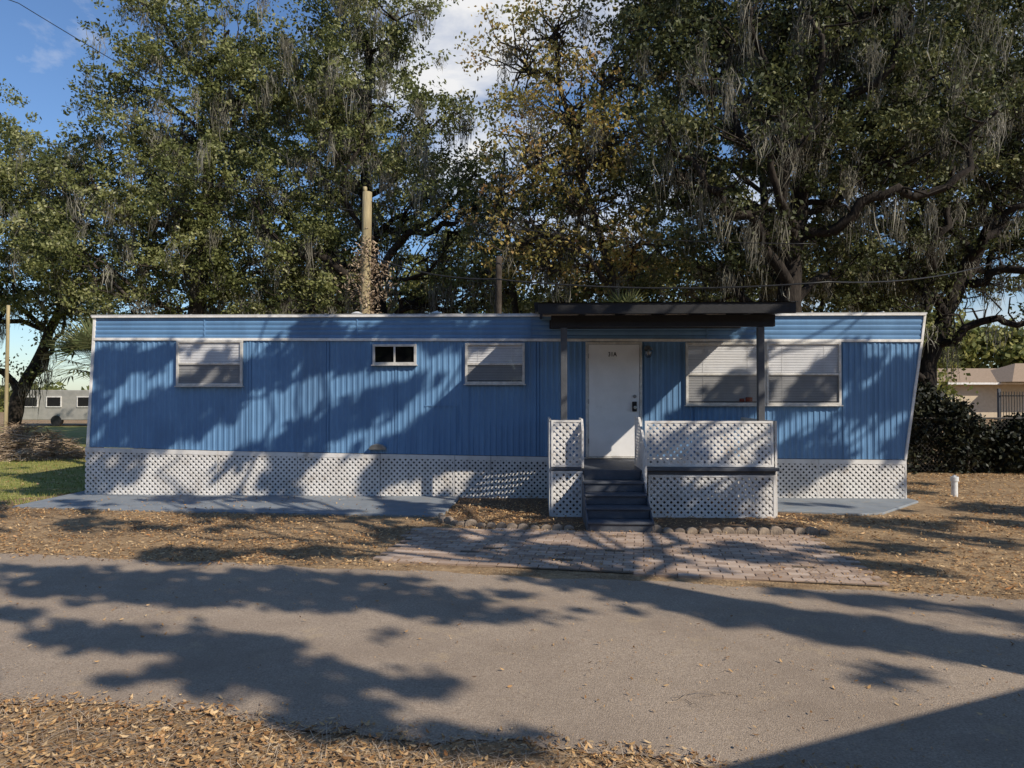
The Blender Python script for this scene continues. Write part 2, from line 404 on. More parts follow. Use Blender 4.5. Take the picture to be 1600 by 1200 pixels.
strip((6.385, 0.66), (6.665, 2.60), 0.020, -0.028, 0.03); strip((6.665, 2.60), (6.715, 3.01), 0.020, -0.0285, 0.03)
mb.build("trim", M['white'], home, bevel=0.004)
mb = MB()
edges = [-7.24, -6.35, -4.95, -3.6, -2.2, -0.95, -0.35, 0.62, 1.9, 3.72, 5.0, 6.41]
for a, b_ in zip(edges[:-1], edges[1:]):
    a2, b2 = a + 0.004, b_ - 0.004
    yo = random.uniform(-0.006, 0.006)
    def Z(x): return zb(max(-7.19, min(6.38, x)))
    lattice(mb, [(a2, 0.02), (b2, 0.02), (b2, Z(b_) - 0.075), (a2, Z(a) - 0.075)], -0.012 + yo)
    mb.prism([(a2, Z(a) - 0.08), (b2, Z(b_) - 0.08), (b2, Z(b_) - 0.008), (a2, Z(a) - 0.008)], -0.016 + yo, 0.004 + yo)
    mb.box(a2, b2, -0.014 + yo, 0.003 + yo, 0.0, 0.022)
    mb.box(b2 - 0.022, b2, -0.0155 + yo, 0.003 + yo, 0.02, Z(b_) - 0.082)
for sx in (-7.24, 6.40):
    lattice(mb, [(0.03, 0.02), (3.0, 0.02), (3.0, 0.70), (0.03, 0.70)], sx, mp=lambda u, v, d: (d, u, v))
mb.box(-7.2, 6.4, 2.95, 3.0, 0, 0.7)
mb.build("lattice_skirt", M['lattice'], home)
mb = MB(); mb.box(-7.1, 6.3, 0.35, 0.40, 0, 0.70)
mb.build("crawl_space_shade_sheet", M['dark'], home)  # added black sheet standing in for the shade behind the lattice

def window(s0, s1, z0, z1, rail='h', blind=True, fw=0.04):
    mb = MB(); y0, y1 = -0.065, -0.014
    mb.box(s0, s1, y0, y1, z1 - fw, z1); mb.box(s0, s1, y0, y1, z0, z0 + fw)
    mb.box(s0, s0 + fw, y0 + .002, y1, z0 + fw, z1 - fw); mb.box(s1 - fw, s1, y0 + .002, y1, z0 + fw, z1 - fw)
    mb.box(s0 - .02, s1 + .02, y0 - 0.02, y1, z0 - 0.018, z0 - 0.001)
    zm = (z0 + z1) / 2 - 0.01; sm = (s0 + s1) / 2
    if rail == 'h': mb.box(s0 + fw, s1 - fw, y0 + .006, y1 - .03, zm - 0.018, zm + 0.018)
    else: mb.box(sm - 0.015, sm + 0.015, y0 + .006, y1 - .02, z0 + fw, z1 - fw)
    wobj = mb.build("window", M['alu'], home, bevel=0.004)
    mb = MB(); mb.box(s0 + fw * .5, s1 - fw * .5, -0.0225, -0.0185, z0 + fw * .5, z1 - fw * .5)
    mb.build("shade_backing", M['blindback'] if blind else M['dark'], wobj)  # flat sheet, its tone stands in for shade behind slats and panes
    if blind:
        mb = MB(); z = z1 - fw - 0.012
        while z > z0 + fw + .01:
            dz = 0.0118
            a, b_ = random.uniform(-.0012, .0012), random.uniform(-.0012, .0012)
            mb.add([(s0 + fw, -0.040, z - dz + a), (s1 - fw, -0.040, z - dz + b_), (s1 - fw, -0.030, z + dz + b_), (s0 + fw, -0.030, z + dz + a)], [(0, 1, 2, 3)])
            z -= 0.0265
        for t in (0.22, 0.78):
            xx = s0 + (s1 - s0) * t; mb.box(xx - .003, xx + .003, -0.0425, -0.042, z0 + fw, z1 - fw)
        mb.build("blind", M['blind'], wobj)
    a, b_ = s0 + fw * .9, s1 - fw * .9
    if rail == 'h':
        mb = MB(); mb.add([(a, -0.047, zm + .01), (b_, -0.047, zm + .01), (b_, -0.047, z1 - fw * .9), (a, -0.047, z1 - fw * .9)], [(0, 1, 2, 3)])
        mb.build("glass_pane", M['glass'], wobj)
        mb = MB(); mb.add([(a, -0.0475, z0 + fw * .9), (b_, -0.0475, z0 + fw * .9), (b_, -0.0475, zm - .01), (a, -0.0475, zm - .01)], [(0, 1, 2, 3)])
        mb.build("glass_pane", M['screen'], wobj)
    else:
        mb = MB(); mb.add([(a, -0.047, z0 + fw * .9), (b_, -0.047, z0 + fw * .9), (b_, -0.047, z1 - fw * .9), (a, -0.047, z1 - fw * .9)], [(0, 1, 2, 3)])
        mb.build("glass_pane", M['screen'], wobj)
    return wobj
window(-5.652, -4.524, 1.862, 2.628)
window(-2.321, -1.590, 2.213, 2.554, rail='v', blind=False)
window(-0.777, 0.212, 1.891, 2.571)
wl = window(2.852, 4.142, 1.543, 2.570)
window(4.150, 5.356, 1.543, 2.570)
mb = MB(); mb.box(3.72, 3.80, -0.0455, -0.041, 1.60, 1.65); mb.box(3.82, 3.93, -0.0455, -0.041, 1.60, 1.67)
mb.build("red_trinket", M['red'], wl)

mb = MB(); ds0, ds1, dz0, dz1 = 1.262, 2.096, 0.70, 2.54
mb.box(ds0, ds1, -0.045, -0.015, dz0, dz1)
door = mb.build("door", M['door'], home, bevel=0.006)
mb = MB()
mb.box(ds0 - 0.045, ds0 - 0.004, -0.052, -0.012, dz0 - .02, dz1 + 0.045); mb.box(ds1 + 0.004, ds1 + 0.045, -0.052, -0.012, dz0 - .02, dz1 + 0.045)
mb.box(ds0 - 0.004, ds1 + 0.004, -0.051, -0.012, dz1 + 0.004, dz1 + 0.045); mb.box(ds0 - 0.004, ds1 + 0.004, -0.06, -0.012, dz0 - 0.03, dz0 - 0.004)
mb.build("door_frame", M['alu'], door, bevel=0.004)
for z in (0.95, 1.6, 2.35):
    mb = MB(); mb.tube([(ds0 - 0.002, -0.055, z - .04), (ds0 - 0.002, -0.055, z + .04)], [.008, .008])
    mb.build("hinge", M['metal'], door)
mb = MB(); mb.tube([(2.02, -0.045, 1.685), (2.02, -0.066, 1.685)], [.030, .026], 16); mb.tube([(2.02, -0.06, 1.685), (2.02, -0.08, 1.685)], [.012, .012], 10)
mb.build("deadbolt", M['metal'], door, smooth=False)
mb = MB(); mb.box(1.975, 2.05, -0.08, -0.045, 1.44, 1.60); mb.build("keypad_lock", M['black'], door, bevel=0.008)
mb = MB(); mb.tube([(2.015, -0.08, 1.505), (2.015, -0.11, 1.505), (2.015, -0.125, 1.505), (2.015, -0.135, 1.505)], [.012, .014, .027, .018], 14)
mb.build("handle", M['alu'], door, smooth=True)
fc = bpy.data.curves.new("number", 'FONT'); fc.body = "31A"; fc.size = 0.10; fc.extrude = 0.002; fc.offset = 0.002; fc.align_x = 'CENTER'; fc.space_character = 1.08
fo = bpy.data.objects.new("t", fc); col.objects.link(fo); bpy.context.view_layer.update()
me = bpy.data.meshes.new_from_object(fo.evaluated_get(bpy.context.evaluated_depsgraph_get())); bpy.data.objects.remove(fo)
no = bpy.data.objects.new("house_number", me); me.materials.clear(); me.materials.append(M['black']); col.objects.link(no)
no.parent = door; no.rotation_euler = (math.radians(90), 0, 0); no.location = (1.655, -0.0475, 2.345); no.scale = (.8, 1, 1); no["label"] = "small black door number reading 31A"
mb = MB(); mb.tube([(2.235, -0.012, 2.47), (2.235, -0.03, 2.47)], [.055, .055], 14)
mb.tube([(2.235, -0.03, 2.47), (2.235, -0.09, 2.50), (2.235, -0.11, 2.47)], [.016, .016, .018], 8)
mb.tube([(2.235, -0.11, 2.485), (2.235, -0.11, 2.45)], [.06, .075], 14)
pl = mb.build("porch_light", M['metal'], home)
mb = MB(); mb.tube([(2.235, -0.11, 2.45), (2.235, -0.11, 2.40), (2.235, -0.11, 2.34), (2.235, -0.11, 2.315)], [.055, .062, .048, .02], 14)
mb.build("glass_jar", M['screen'], pl, smooth=True)
mb = MB(); mb.tube([(2.235, -0.11, 2.445), (2.235, -0.11, 2.40), (2.235, -0.11, 2.365), (2.235, -0.11, 2.355)], [.014, .028, .022, .008], 12)
mb.build("bulb", M['pvc'], pl, smooth=True)
mb = MB(); n = 10
arc = [(-2.23 + 0.15 * math.cos(math.pi * k / n), 0.80 + 0.10 * math.sin(math.pi * k / n)) for k in range(n + 1)]
mb.prism(arc, -0.10, -0.012); mb.build("vent_hood", M['metal'], home, bevel=0.01)
for sx in (-2.70, -1.32):
    mb = MB(); mb.tube([(sx, 0.4, 3.05), (sx, 0.4, 3.10), (sx, 0.4, 3.12), (sx, 0.4, 3.15)], [.07, .07, .10, .03], 14)
    mb.build("roof_vent", M['pvc'], home, smooth=False)

# ------------------------------------------------------------------ PORCH
porch = empty("covered_porch", (0, 12, 0), "dark painted wooden entry porch with white lattice rails and flat roof", "porch", rotz=HROT)
mb = MB()
y = -1.80
while y < -0.06:
    mb.box(0.64, 3.70, y, y + 0.132, 0.625, 0.655); y += 0.14
for s in (0.66, 1.4, 2.15, 2.9, 3.62): mb.box(s, s + 0.04, -1.78, -0.06, 0.48, 0.622)
mb.build("deck_floor", M['slate'], porch, bevel=0.004)
mb = MB(); mb.box(1.93, 3.755, -1.90, -1.803, 0.655, 0.70); mb.box(1.93, 3.72, -1.845, -1.803, 0.60, 0.652)
mb.box(0.61, 1.045, -1.85, -1.803, 0.655, 0.69)
mb.build("fascia_board", M['slate'], porch, bevel=0.004)
for s in (0.80, 3.55):
    mb = MB(); mb.box(s - 0.045, s + 0.045, -1.79, -1.70, 0.0, 2.66); mb.build("post", M['post'], porch, bevel=0.006)
rf = MB()
def rz(t): return 3.075 - t * 0.062
def rb(s0, s1, t0, t1, dz0, dz1):
    rf.add([(s0, -t0, rz(t0) + dz0), (s1, -t0, rz(t0) + dz0), (s1, -t1, rz(t1) + dz0), (s0, -t1, rz(t1) + dz0),
            (s0, -t0, rz(t0) + dz1), (s1, -t0, rz(t0) + dz1), (s1, -t1, rz(t1) + dz1), (s0, -t1, rz(t1) + dz1)],
           [(0, 1, 2, 3), (7, 6, 5, 4), (0, 4, 5, 1), (1, 5, 6, 2), (2, 6, 7, 3), (3, 7, 4, 0)])
rb(0.50, 3.88, -0.5, 2.06, 0.0, 0.02)
rf.box(0.44, 3.92, -2.11, -2.066, 2.815, 2.965)
for sx in (0.46, 3.84): rb(sx, sx + 0.04, -0.3, 2.06, -0.11, -0.002)
for sx in (1.1, 1.7, 2.3, 2.9, 3.5): rb(sx, sx + 0.04, 0.02, 2.06, -0.10, -0.002)
rf.box(0.62, 3.74, -1.80, -1.69, 2.665, 2.83)
rf.box(0.62, 3.74, -0.07, -0.02, 2.80, 2.94)
po = rf.build("roof", M['proof'], porch, bevel=0.004)
mb = MB(); pts = []; s = 0.38
while s < 3.9:
    pts += [(s, 0), (s + .03, 0.004), (s + .06, 0.004), (s + .09, 0)]; s += 0.12
vs = []; fs = []
for i, (s, z) in enumerate(pts):
    for t in (-0.6, 2.14):
        vs.append((s, -t, rz(t) + 0.024 + z))
    if i: fs.append((2 * i - 2, 2 * i, 2 * i + 1, 2 * i - 1))
mb.add(vs, fs); mb.build("roof_sheet", M['proof'], po)
def panel(s0, s1, z0, z1, y, name, top=True, lean=0.0):
    mb = MB(); fw = 0.03
    m_ = lambda u, v, d: (u, d + (v - z0) * lean, v)
    lattice(mb, [(s0 + 0.004, z0 + 0.004), (s1 - 0.004, z0 + 0.004), (s1 - 0.004, z1 - 0.004), (s0 + 0.004, z1 - 0.004)], y, mp=m_)
    for P in ([(s0, z1 - fw), (s1, z1 - fw), (s1, z1), (s0, z1)], [(s0, z0), (s1, z0), (s1, z0 + fw), (s0, z0 + fw)],
              [(s0, z0 + fw), (s0 + fw, z0 + fw), (s0 + fw, z1 - fw), (s0, z1 - fw)], [(s1 - fw, z0 + fw), (s1, z0 + fw), (s1, z1 - fw), (s1 - fw, z1 - fw)]):
        mb.prism(P, y - 0.006, y + 0.018, m_)
    return mb.build(name, M['lattice'], porch)
panel(0.62, 1.05, 0.70, 1.355, -1.83, "lattice_rail")
panel(1.93, 3.70, 0.71, 1.345, -1.83, "lattice_rail", lean=0.05)
panel(0.62, 1.06, 0.0, 0.645, -1.83, "lattice_skirt")
panel(1.97, 3.72, 0.0, 0.595, -1.83, "lattice_skirt")
def side(sx, poly, name):
    mb = MB(); m_ = lambda u, v, d: (d, -u, v)
    lattice(mb, poly, sx, mp=m_)
    n = len(poly)
    for i in range(n):
        p, q = Vector(poly[i]), Vector(poly[(i + 1) % n]); d = (q - p).normalized(); nn = Vector((-d.y, d.x)) * 0.03
        mb.prism([tuple(p), tuple(q), tuple(q + nn), tuple(p + nn)], sx - 0.008, sx + 0.02, m_)
    return mb.build(name, M['lattice'], porch)
side(0.60, [(0.08, 0.0), (1.82, 0.0), (1.82, 1.355), (0.08, 1.355)], "lattice_rail")
side(3.735, [(0.08, 0.0), (1.80, 0.0), (1.80, 1.345), (0.08, 1.345)], "lattice_rail")
side(1.045, [(1.25, 0.70), (2.0, 0.70), (2.0, 1.22), (1.80, 1.37), (1.25, 1.37)], "stair_rail")
side(1.885, [(1.10, 0.66), (1.84, 0.0), (2.15, 0.0), (2.15, 1.0), (1.50, 1.385), (1.10, 1.385)], "stair_rail")
mb = MB(); rise = 0.132; run = 0.285; t_end = 2.98
for i in range(4):
    tf = t_end - i * run; z = rise * (i + 1)
    mb.box(1.07, 1.855, -tf, -tf + 0.02, z - rise + 0.002, z - 0.027)
    mb.box(1.055, 1.87, -tf - 0.025, -tf + run + 0.015, z - 0.025, z)
mb.box(1.07, 1.855, -1.845, -1.822, rise * 4, 0.652)
for sx in (1.045, 1.858):
    mb.prism([(1.84, 0), (t_end - 0.0, 0), (t_end - 0.0, 0.10), (1.84, 0.62)], sx, sx + 0.02, lambda u, v, d: (d, -u, v))
mb.build("stair", M['slate'], porch, bevel=0.005)

# ------------------------------------------------------------------ TREES
def gnarl(mb, p0, p1, r0, r1, n=6, amp=0.12, sides=6, arch=0.0):
    p0, p1 = Vector(p0), Vector(p1); ln = (p1 - p0).length; pts = []; rad = []
    ph = [random.uniform(0, 6.28) for _ in range(3)]
    for i in range(n + 1):
        t = i / n; e = math.sin(math.pi * t)
        off = Vector((math.sin(ph[0] + t * 7), math.sin(ph[1] + t * 6), math.sin(ph[2] + t * 8))) * amp * ln * 0.35 * e
        pts.append(p0.lerp(p1, t) + off + Vector((0, 0, arch * ln * e))); rad.append(r0 + (r1 - r0) * t)
    mb.tube(pts, rad, sides, cap=False); return pts

def tree(name, base, trunk, blobs, label, cat="tree", dens=1.0, leaf=0.055, lmat=None, moss=1.0, bias=0.0, r0=0.35, twigs=9, group=None, limbr=0.10, mossdens=1.0, clumps=17, limbs=(), bark='bark'):
    root = empty(name, base, label, cat, group)
    B = Vector(base); mb = MB()
    tp = [Vector(p) - B for p in trunk]; n = len(tp)
    pts = []; rad = []
    for i in range(n - 1):
        for k in range(4):
            t = k / 4; pts.append(tp[i].lerp(tp[i + 1], t) + Vector((random.uniform(-.05, .05), random.uniform(-.05, .05), 0)) * (0 if i + k == 0 else 1))
            rad.append(r0 * (1.0 - 0.72 * (i + t) / (n - 1)))
    pts.append(tp[-1]); rad.append(r0 * 0.25); rad[0] *= 1.35
    mb.tube(pts, rad, 10)
    C = []; S = []; mq = []; ms = []
    def festoon(o_, big=1.0):
        ln = rng.uniform(0.3, 1.25) * big; nr = int(rng.integers(22, 56) * mossdens); wsp = rng.uniform(.04, .20)
        xy = rng.normal(size=(nr, 2)) * wsp; top = rng.uniform(-.25, .12, nr); l = ln * rng.uniform(.15, 1.0, nr) ** 1.3
        ang = rng.uniform(0, 3.14, nr); wd = rng.uniform(.004, .015, nr)
        a = np.stack([o_[0] + xy[:, 0], o_[1] + xy[:, 1], o_[2] + top], 1)
        dx = np.stack([np.cos(ang) * wd, np.sin(ang) * wd, np.zeros(nr)], 1)
        end = a + rng.normal(size=(nr, 3)) * A([.08, .08, .02]) + np.stack([-xy[:, 0] * .6, -xy[:, 1] * .6, -l], 1)
        mid = (a + end) / 2 + rng.normal(size=(nr, 3)) * A([.07, .07, .03])
        sh = np.full(nr, rng.uniform(.05, .75)) + rng.normal(size=nr) * .14
        mq.append(np.stack([a, mid + dx, end, mid - dx], 1)); ms.append(sh)
        k = nr // 2; c0 = a[:k] + (end[:k] - a[:k]) * rng.uniform(0, .8, (k, 1)); u = unit(k) * rng.uniform(.03, .09, (k, 1)) * A([.7, .7, 1.2]); v = unit(k) * .010
        mq.append(np.stack([c0 - u, c0 + v, c0 + u, c0 - v], 1)); ms.append(sh[:k])
    for lm in limbs:
        lp_ = [Vector(p) - B for p in lm[:-1]]
        for i in range(len(lp_) - 1):
            gp = gnarl(mb, lp_[i], lp_[i + 1], lm[-1] * .8 * (1 - .7 * i / (len(lp_) - 1)), lm[-1] * .8 * (1 - .7 * (i + 1) / (len(lp_) - 1)), 6, .26, 7)
            for p in gp[1:]:
                if random.random() < .45 * min(moss, 1.2): festoon(A(p) + A([0, .1, -.05]), 1.1)
                if random.random() < .8: gnarl(mb, p, p + Vector((random.uniform(-1.1, 1.1), random.uniform(-.6, .4), random.uniform(-.2, 1.2))), .03, .007, 5, .5, 4)
                if random.random() < .30:
                    nl = int(rng.integers(40, 130)); C.append(A(p) + A([random.uniform(-.4, .4), -.15, random.uniform(0, .5)]) + rng.normal(size=(nl, 3)) * A([.3, .25, .17])); S.append(np.full(nl, rng.uniform(.2, .7)) + rng.normal(size=nl) * .15)
    for bi, bl in enumerate(blobs):
        cx, cy, cz, r = bl[:4]
        c = A([cx, cy, cz]) - A(base)
        cand = [p for p in pts if p.z < c[2] - 0.2 and p.z > pts[-1].z * 0.25] or [pts[len(pts) // 2]]
        st = min(cand, key=lambda p: (Vector(c) - p).length + 0.6 * abs(p.z - (c[2] - 2.0)))
        lp = gnarl(mb, st, c, limbr * random.uniform(.6, 1.1), 0.035, 9, 0.40, 6, 0.03)
        nc = int(clumps * 1.3 * r ** 2)
        d = unit(nc); rr = r * rng.uniform(0.15, 1.0, (nc, 1)) ** 0.55 * rng.uniform(.9, 1.4, (nc, 1))
        cc = c + d * rr * A([1.2, 1.3, 1.05])
        for k in range(min(twigs, nc)):
            gnarl(mb, random.choice(lp[3:]), cc[k], 0.03, 0.007, 4, 0.4, 4)
        for k in range(nc):
            sc = rng.uniform(0.30, 1.1); nl = int(230 * dens * sc ** 2)
            if nl < 2: continue
            nt_ = max(2, int(8 * sc)); tf = rng.normal(size=(nt_, 3)) * A([.32, .32, .17]) * sc
            w_ = rng.integers(0, nt_, nl)
            p = cc[k] + tf[w_] + rng.normal(size=(nl, 3)) * A([0.115, 0.115, 0.075]) * (0.6 + .5 * sc)
            C.append(p); S.append(np.full(nl, rng.uniform(0.15, 0.75) + bias) + rng.uniform(-.1, .1, nt_)[w_] + rng.normal(size=nl) * 0.17)
        nm = int(6 * r ** 2 * moss)
        for k in range(nm):
            festoon(cc[rng.integers(nc)] + A([0, -.15, -0.1]) if k < nm * 0.7 else A(random.choice(lp[2:])))
    mb.build("trunk", M[bark], root, smooth=True)
    P = np.concatenate(C); S = np.concatenate(S)
    quads_obj("crown", leaf_quads(P, leaf, leaf * 0.55), S, lmat or OAK, root)
    if mq: quads_obj("spanish_moss", np.concatenate(mq), np.concatenate(ms), MOSS, root)
    return root

def spread(bl, dy=1.6, off=0.0):
    return [(b_[0], b_[1] + off + random.uniform(-dy, 0), b_[2] + random.uniform(-.2, .2), b_[3]) for b_ in bl]
tree("oak_tree", (-16.6, 24, 0), [(-16.6, 24, 0), (-16.4, 24, 1.6), (-15.7, 24, 3), (-15.0, 24, 4.6), (-15.6, 24, 8)],
     spread([(-17.6, 24, 10.4, 1.6), (-16.0, 24, 9.2, 1.5), (-18.2, 24, 8, 1.8), (-15.5, 23.5, 7.2, 1.4), (-17.5, 24, 5.8, 1.5), (-14.6, 24, 6.8, 1.2), (-14.5, 24, 5.2, 1.2), (-19.5, 25, 10, 2), (-20, 25, 6, 2), (-16.0, 24, 5.3, 1.2), (-14.3, 24, 8.6, 1.1)]),
     "leaning live oak with spanish moss at the lawn edge", "tree", moss=1.2, r0=.27, bark='barkdark',
     limbs=[((-16.2, 24, 2.2), (-14.9, 23.4, 3.1), (-14.2, 23, 4.6), .14), ((-16.4, 24, 1.8), (-17.6, 23.4, 3.4), (-18.2, 23, 5.2), .16)])
tree("oak_tree", (-9.8, 22, 0), [(-9.8, 22, 0), (-9.9, 22, 2.5), (-9.5, 22, 5), (-9.3, 22, 8), (-9.0, 22, 11)],
     spread([(-11.5, 22, 11.1, 1.05), (-9.8, 22, 11.8, 1.2), (-8.4, 22, 12.5, 1.3), (-11.6, 22, 9.3, 1.3), (-9.9, 22, 9.8, 1.4), (-8, 22, 10.4, 1.4), (-12, 22, 7.1, 1.5),
             (-10.1, 22, 7.5, 1.5), (-8.2, 22, 8.0, 1.4), (-11.7, 22, 5.4, 1.4), (-9.5, 22, 5.6, 1.3), (-7.6, 22, 5.8, 1.3), (-13, 22, 5.8, 1.0), (-9, 23, 4.2, 1.1), (-11.5, 23, 4.1, 1.2), (-7.3, 22, 11.5, 1.1), (-13.0, 22, 8.4, .9), (-10.6, 22, 13.0, .8)]),
     "tall live oak draped with spanish moss behind the mobile home", "tree", moss=1.7)
tree("oak_tree", (-3.6, 22, 0), [(-3.6, 22, 0), (-3.8, 22, 3), (-4.3, 22, 5.5), (-4.5, 22, 8.5), (-4.4, 22, 12)],
     spread([(-6.4, 22, 12.2, 1.35), (-4.7, 22, 13.2, 1.4), (-3.3, 22, 12.6, 1.15), (-6.2, 22, 10.3, 1.4), (-4.3, 22, 10.6, 1.4), (-5.6, 22, 8.3, 1.4), (-3.4, 22, 8.8, 1.3),
             (-2.1, 22, 9.8, 0.9), (-2.1, 22, 7.9, 1.1), (-6.4, 22, 6.3, 1.1), (-1.2, 22, 6.6, 1.0), (-5.0, 22.8, 4.8, 1.0), (-6.8, 22.5, 4.4, 1.1), (-0.6, 22.5, 4.7, 1.0), (-2.2, 22.8, 4.8, .9), (-4.6, 22, 15, 1.3), (-.9, 22, 8.3, .8), (-4.2, 23, 6.6, 1.0)]),
     "tall live oak with long spanish moss and bare lower limbs", "tree", dens=0.9, moss=2.6, bark='barkdark',
     limbs=[((-4.0, 22, 4.2), (-5.3, 21.0, 5.6), (-6.6, 20.6, 5.9), (-7.4, 20.6, 7.2), .20), ((-4.2, 22, 5), (-3.0, 20.8, 6.4), (-1.6, 20.6, 6.6), (-.8, 20.6, 7.8), .17), ((-4.3, 22, 6), (-4.9, 20.8, 7.6), (-4.2, 20.5, 9.4), .13)])
tree("autumn_tree", (3.1, 18, 0), [(3.1, 18, 0), (2.9, 18, 3), (2.4, 18, 5), (1.8, 18, 7), (1.2, 18, 9.5), (1.1, 18, 11)],
     spread([(0.3, 18, 9.9, 1.2), (1.3, 18, 8.7, 1.3), (0.3, 18, 7.4, 1.1), (1.7, 18, 6.3, 1.0), (2.4, 18, 7.9, 1.0), (-.1, 18, 5.8, 0.9), (1.1, 18, 10.9, 1.1), (2.6, 18, 9.8, 1.1), (3.0, 18, 5.4, 0.8), (0.9, 18, 4.8, .8)], .8),
     "slender tree with sparse yellow and brown autumn leaves", "tree", dens=0.36, moss=0.5, lmat=AUT, r0=0.14, leaf=0.055, limbr=0.055, twigs=22, clumps=20)
tree("autumn_tree", (0.3, 20, 0), [(0.3, 20, 0), (0.2, 20, 3), (0.0, 20, 5), (-.3, 20, 7), (-.2, 20, 8.5)],
     spread([(-.3, 20, 7.2, .8), (0.9, 20, 6.2, 1.2), (-0.6, 20, 5.2, 1.0), (1.6, 20, 4.6, 1.1), (2.8, 20, 6.9, 1.2), (3.4, 20, 4.8, 1.2), (1.6, 20, 8.2, 1.2), (3.2, 20.5, 9.0, 1.2)], .8),
     "slender half bare tree with olive leaves behind the roof", "tree", dens=0.55, moss=2.0, r0=0.13, limbr=0.06, twigs=16)
tree("oak_tree", (6.6, 17, 0), [(6.6, 17, 0), (6.5, 17, 3.6), (6.55, 17, 5), (6.9, 17, 7), (7.1, 17, 9.5), (6.8, 17, 12)],
     spread([(3.1, 17, 10.4, 1.2), (4.5, 17, 10.6, 1.5), (6.3, 17, 10.6, 1.6), (8.1, 17, 10.2, 1.6), (3.9, 17, 8.6, 1.1), (5.5, 17, 8.6, 1.3), (7.9, 17, 8.5, 1.4), (3.8, 17, 6.7, 1.0),
             (5.3, 17.6, 6.5, 1.0), (8.4, 17.6, 7.0, 1.1), (4.5, 17.6, 4.8, 0.9), (8.3, 17.6, 4.9, 1.0), (5, 17, 13, 1.8), (8, 17, 13, 1.8), (9.8, 16.5, 9.4, 1.3), (9.4, 16.5, 11.4, 1.5), (6.9, 19.5, 5.6, 1.3), (6.6, 15.6, 7.6, .8), (9.9, 17, 7.4, 1.0), (5.2, 15.6, 7.2, .6)], 1.8, 0.7),
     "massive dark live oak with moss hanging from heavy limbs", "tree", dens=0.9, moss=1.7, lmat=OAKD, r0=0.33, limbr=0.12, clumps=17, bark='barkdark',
     limbs=[((6.5, 17, 4.2), (5.4, 16.0, 5.6), (4.2, 15.6, 6.2), (3.2, 15.4, 7.6), .18), ((6.6, 17, 5.2), (8.0, 16, 6.1), (9.4, 15.6, 6.2), (10.4, 15.4, 7.8), .19), ((6.9, 17, 6.6), (5.8, 15.8, 8.2), (5.0, 15.4, 10.4), .16),
            ((6.9, 17, 7.2), (8.4, 15.8, 9), (8.6, 15.4, 11), .16), ((6.6, 17, 4.8), (6.0, 15.8, 6.8), (6.6, 15.4, 8.6), (6.2, 15.2, 10.5), .16)])
tree("oak_tree", (11.2, 20, 0), [(11.2, 20, 0), (11.5, 20, 2.6), (12.2, 20, 4.4), (13.1, 20, 6), (14.0, 20, 7.9), (14.2, 20, 10)],
     spread([(11.2, 20, 11.6, 1.6), (12.9, 20, 11.8, 1.7), (14.4, 20, 10.6, 1.7), (11.5, 20, 9.7, 1.5), (13.1, 20, 9.3, 1.5), (11, 20, 7.6, 1.3), (12.7, 20, 7.5, 1.1), (14.6, 20, 8.0, 1.4),
             (10.4, 20.5, 5.6, 1.1), (12, 20, 13.6, 1.8), (16.5, 20, 9, 1.8), (17, 20, 12, 1.8), (14.6, 21.5, 5.8, 1.1), (10.3, 20.5, 4.2, 1.0), (12.6, 21.5, 5.6, 1.0)], 1.5, .7),
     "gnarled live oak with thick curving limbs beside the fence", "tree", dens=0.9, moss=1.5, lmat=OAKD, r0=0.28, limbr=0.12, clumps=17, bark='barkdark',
     limbs=[((11.6, 20, 3.0), (12.6, 19.0, 3.7), (13.8, 18.6, 3.6), (15.2, 18.4, 4.6), .16), ((11.9, 20, 3.8), (10.9, 18.8, 5.4), (11.3, 18.4, 7.0), (10.6, 18.4, 8.6), .17), ((12.4, 20, 4.8), (13.6, 18.6, 5.0), (14.8, 18.2, 6.6), .18),
            ((12.0, 20, 4.2), (12.3, 18.8, 5.8), (13.4, 18.4, 6.8), (13.6, 18.2, 8.8), .18), ((11.3, 20, 1.6), (10.8, 19.2, 3.6), (11.2, 19, 5.0), .14)])
tree("oak_tree", (9.0, 26, 0), [(9.0, 26, 0), (8.8, 26, 3), (9.3, 26, 6), (9.0, 26, 10)],
     spread([(6.0, 26, 11, 2.1), (9, 26, 12, 2.3), (12, 26, 11, 2.3), (7, 26, 8, 1.9), (10.5, 26, 8, 2.0), (14, 26, 8.5, 2.2), (9, 26, 5.6, 1.7), (6, 26, 5.6, 1.5), (12.2, 26, 5.8, 1.5), (17, 26, 9.5, 2.3), (16, 26, 13, 2.3), (11, 26, 15, 2.3), (6, 26, 14.5, 2.1), (19.5, 26, 7.5, 1.9), (16, 26, 6.4, 1.5)], 2),
     "broad live oak crown filling in behind the nearer trees", "tree", dens=.8, leaf=.075, moss=.8, r0=.4, clumps=10, bias=-.08)
tree("oak_tree", (-7.2, 28, 0), [(-7.2, 28, 0), (-7.4, 28, 4), (-7.0, 28, 7), (-7.2, 28, 10)],
     spread([(-7.2, 28, 10.8, 2.0), (-10, 28, 9, 2.0), (-4.5, 28, 9, 2.0), (-7.5, 28, 7, 1.9), (-12, 28, 6.5, 1.9), (-2, 28, 6.8, 1.7), (-5, 28, 5.5, 1.8), (-14.5, 28, 5.8, 1.5), (-9, 28, 5, 1.8), (0.5, 28, 6.0, 1.6), (3.0, 28, 6.8, 1.7), (-10, 28, 12, 1.6), (-5.5, 28, 13.5, 1.7), (-13, 28, 9.4, 1.5)], 2),
     "live oak crown seen through the gaps between nearer trees", "tree", dens=.8, leaf=.075, moss=.8, r0=.35, clumps=10, bias=-.05)

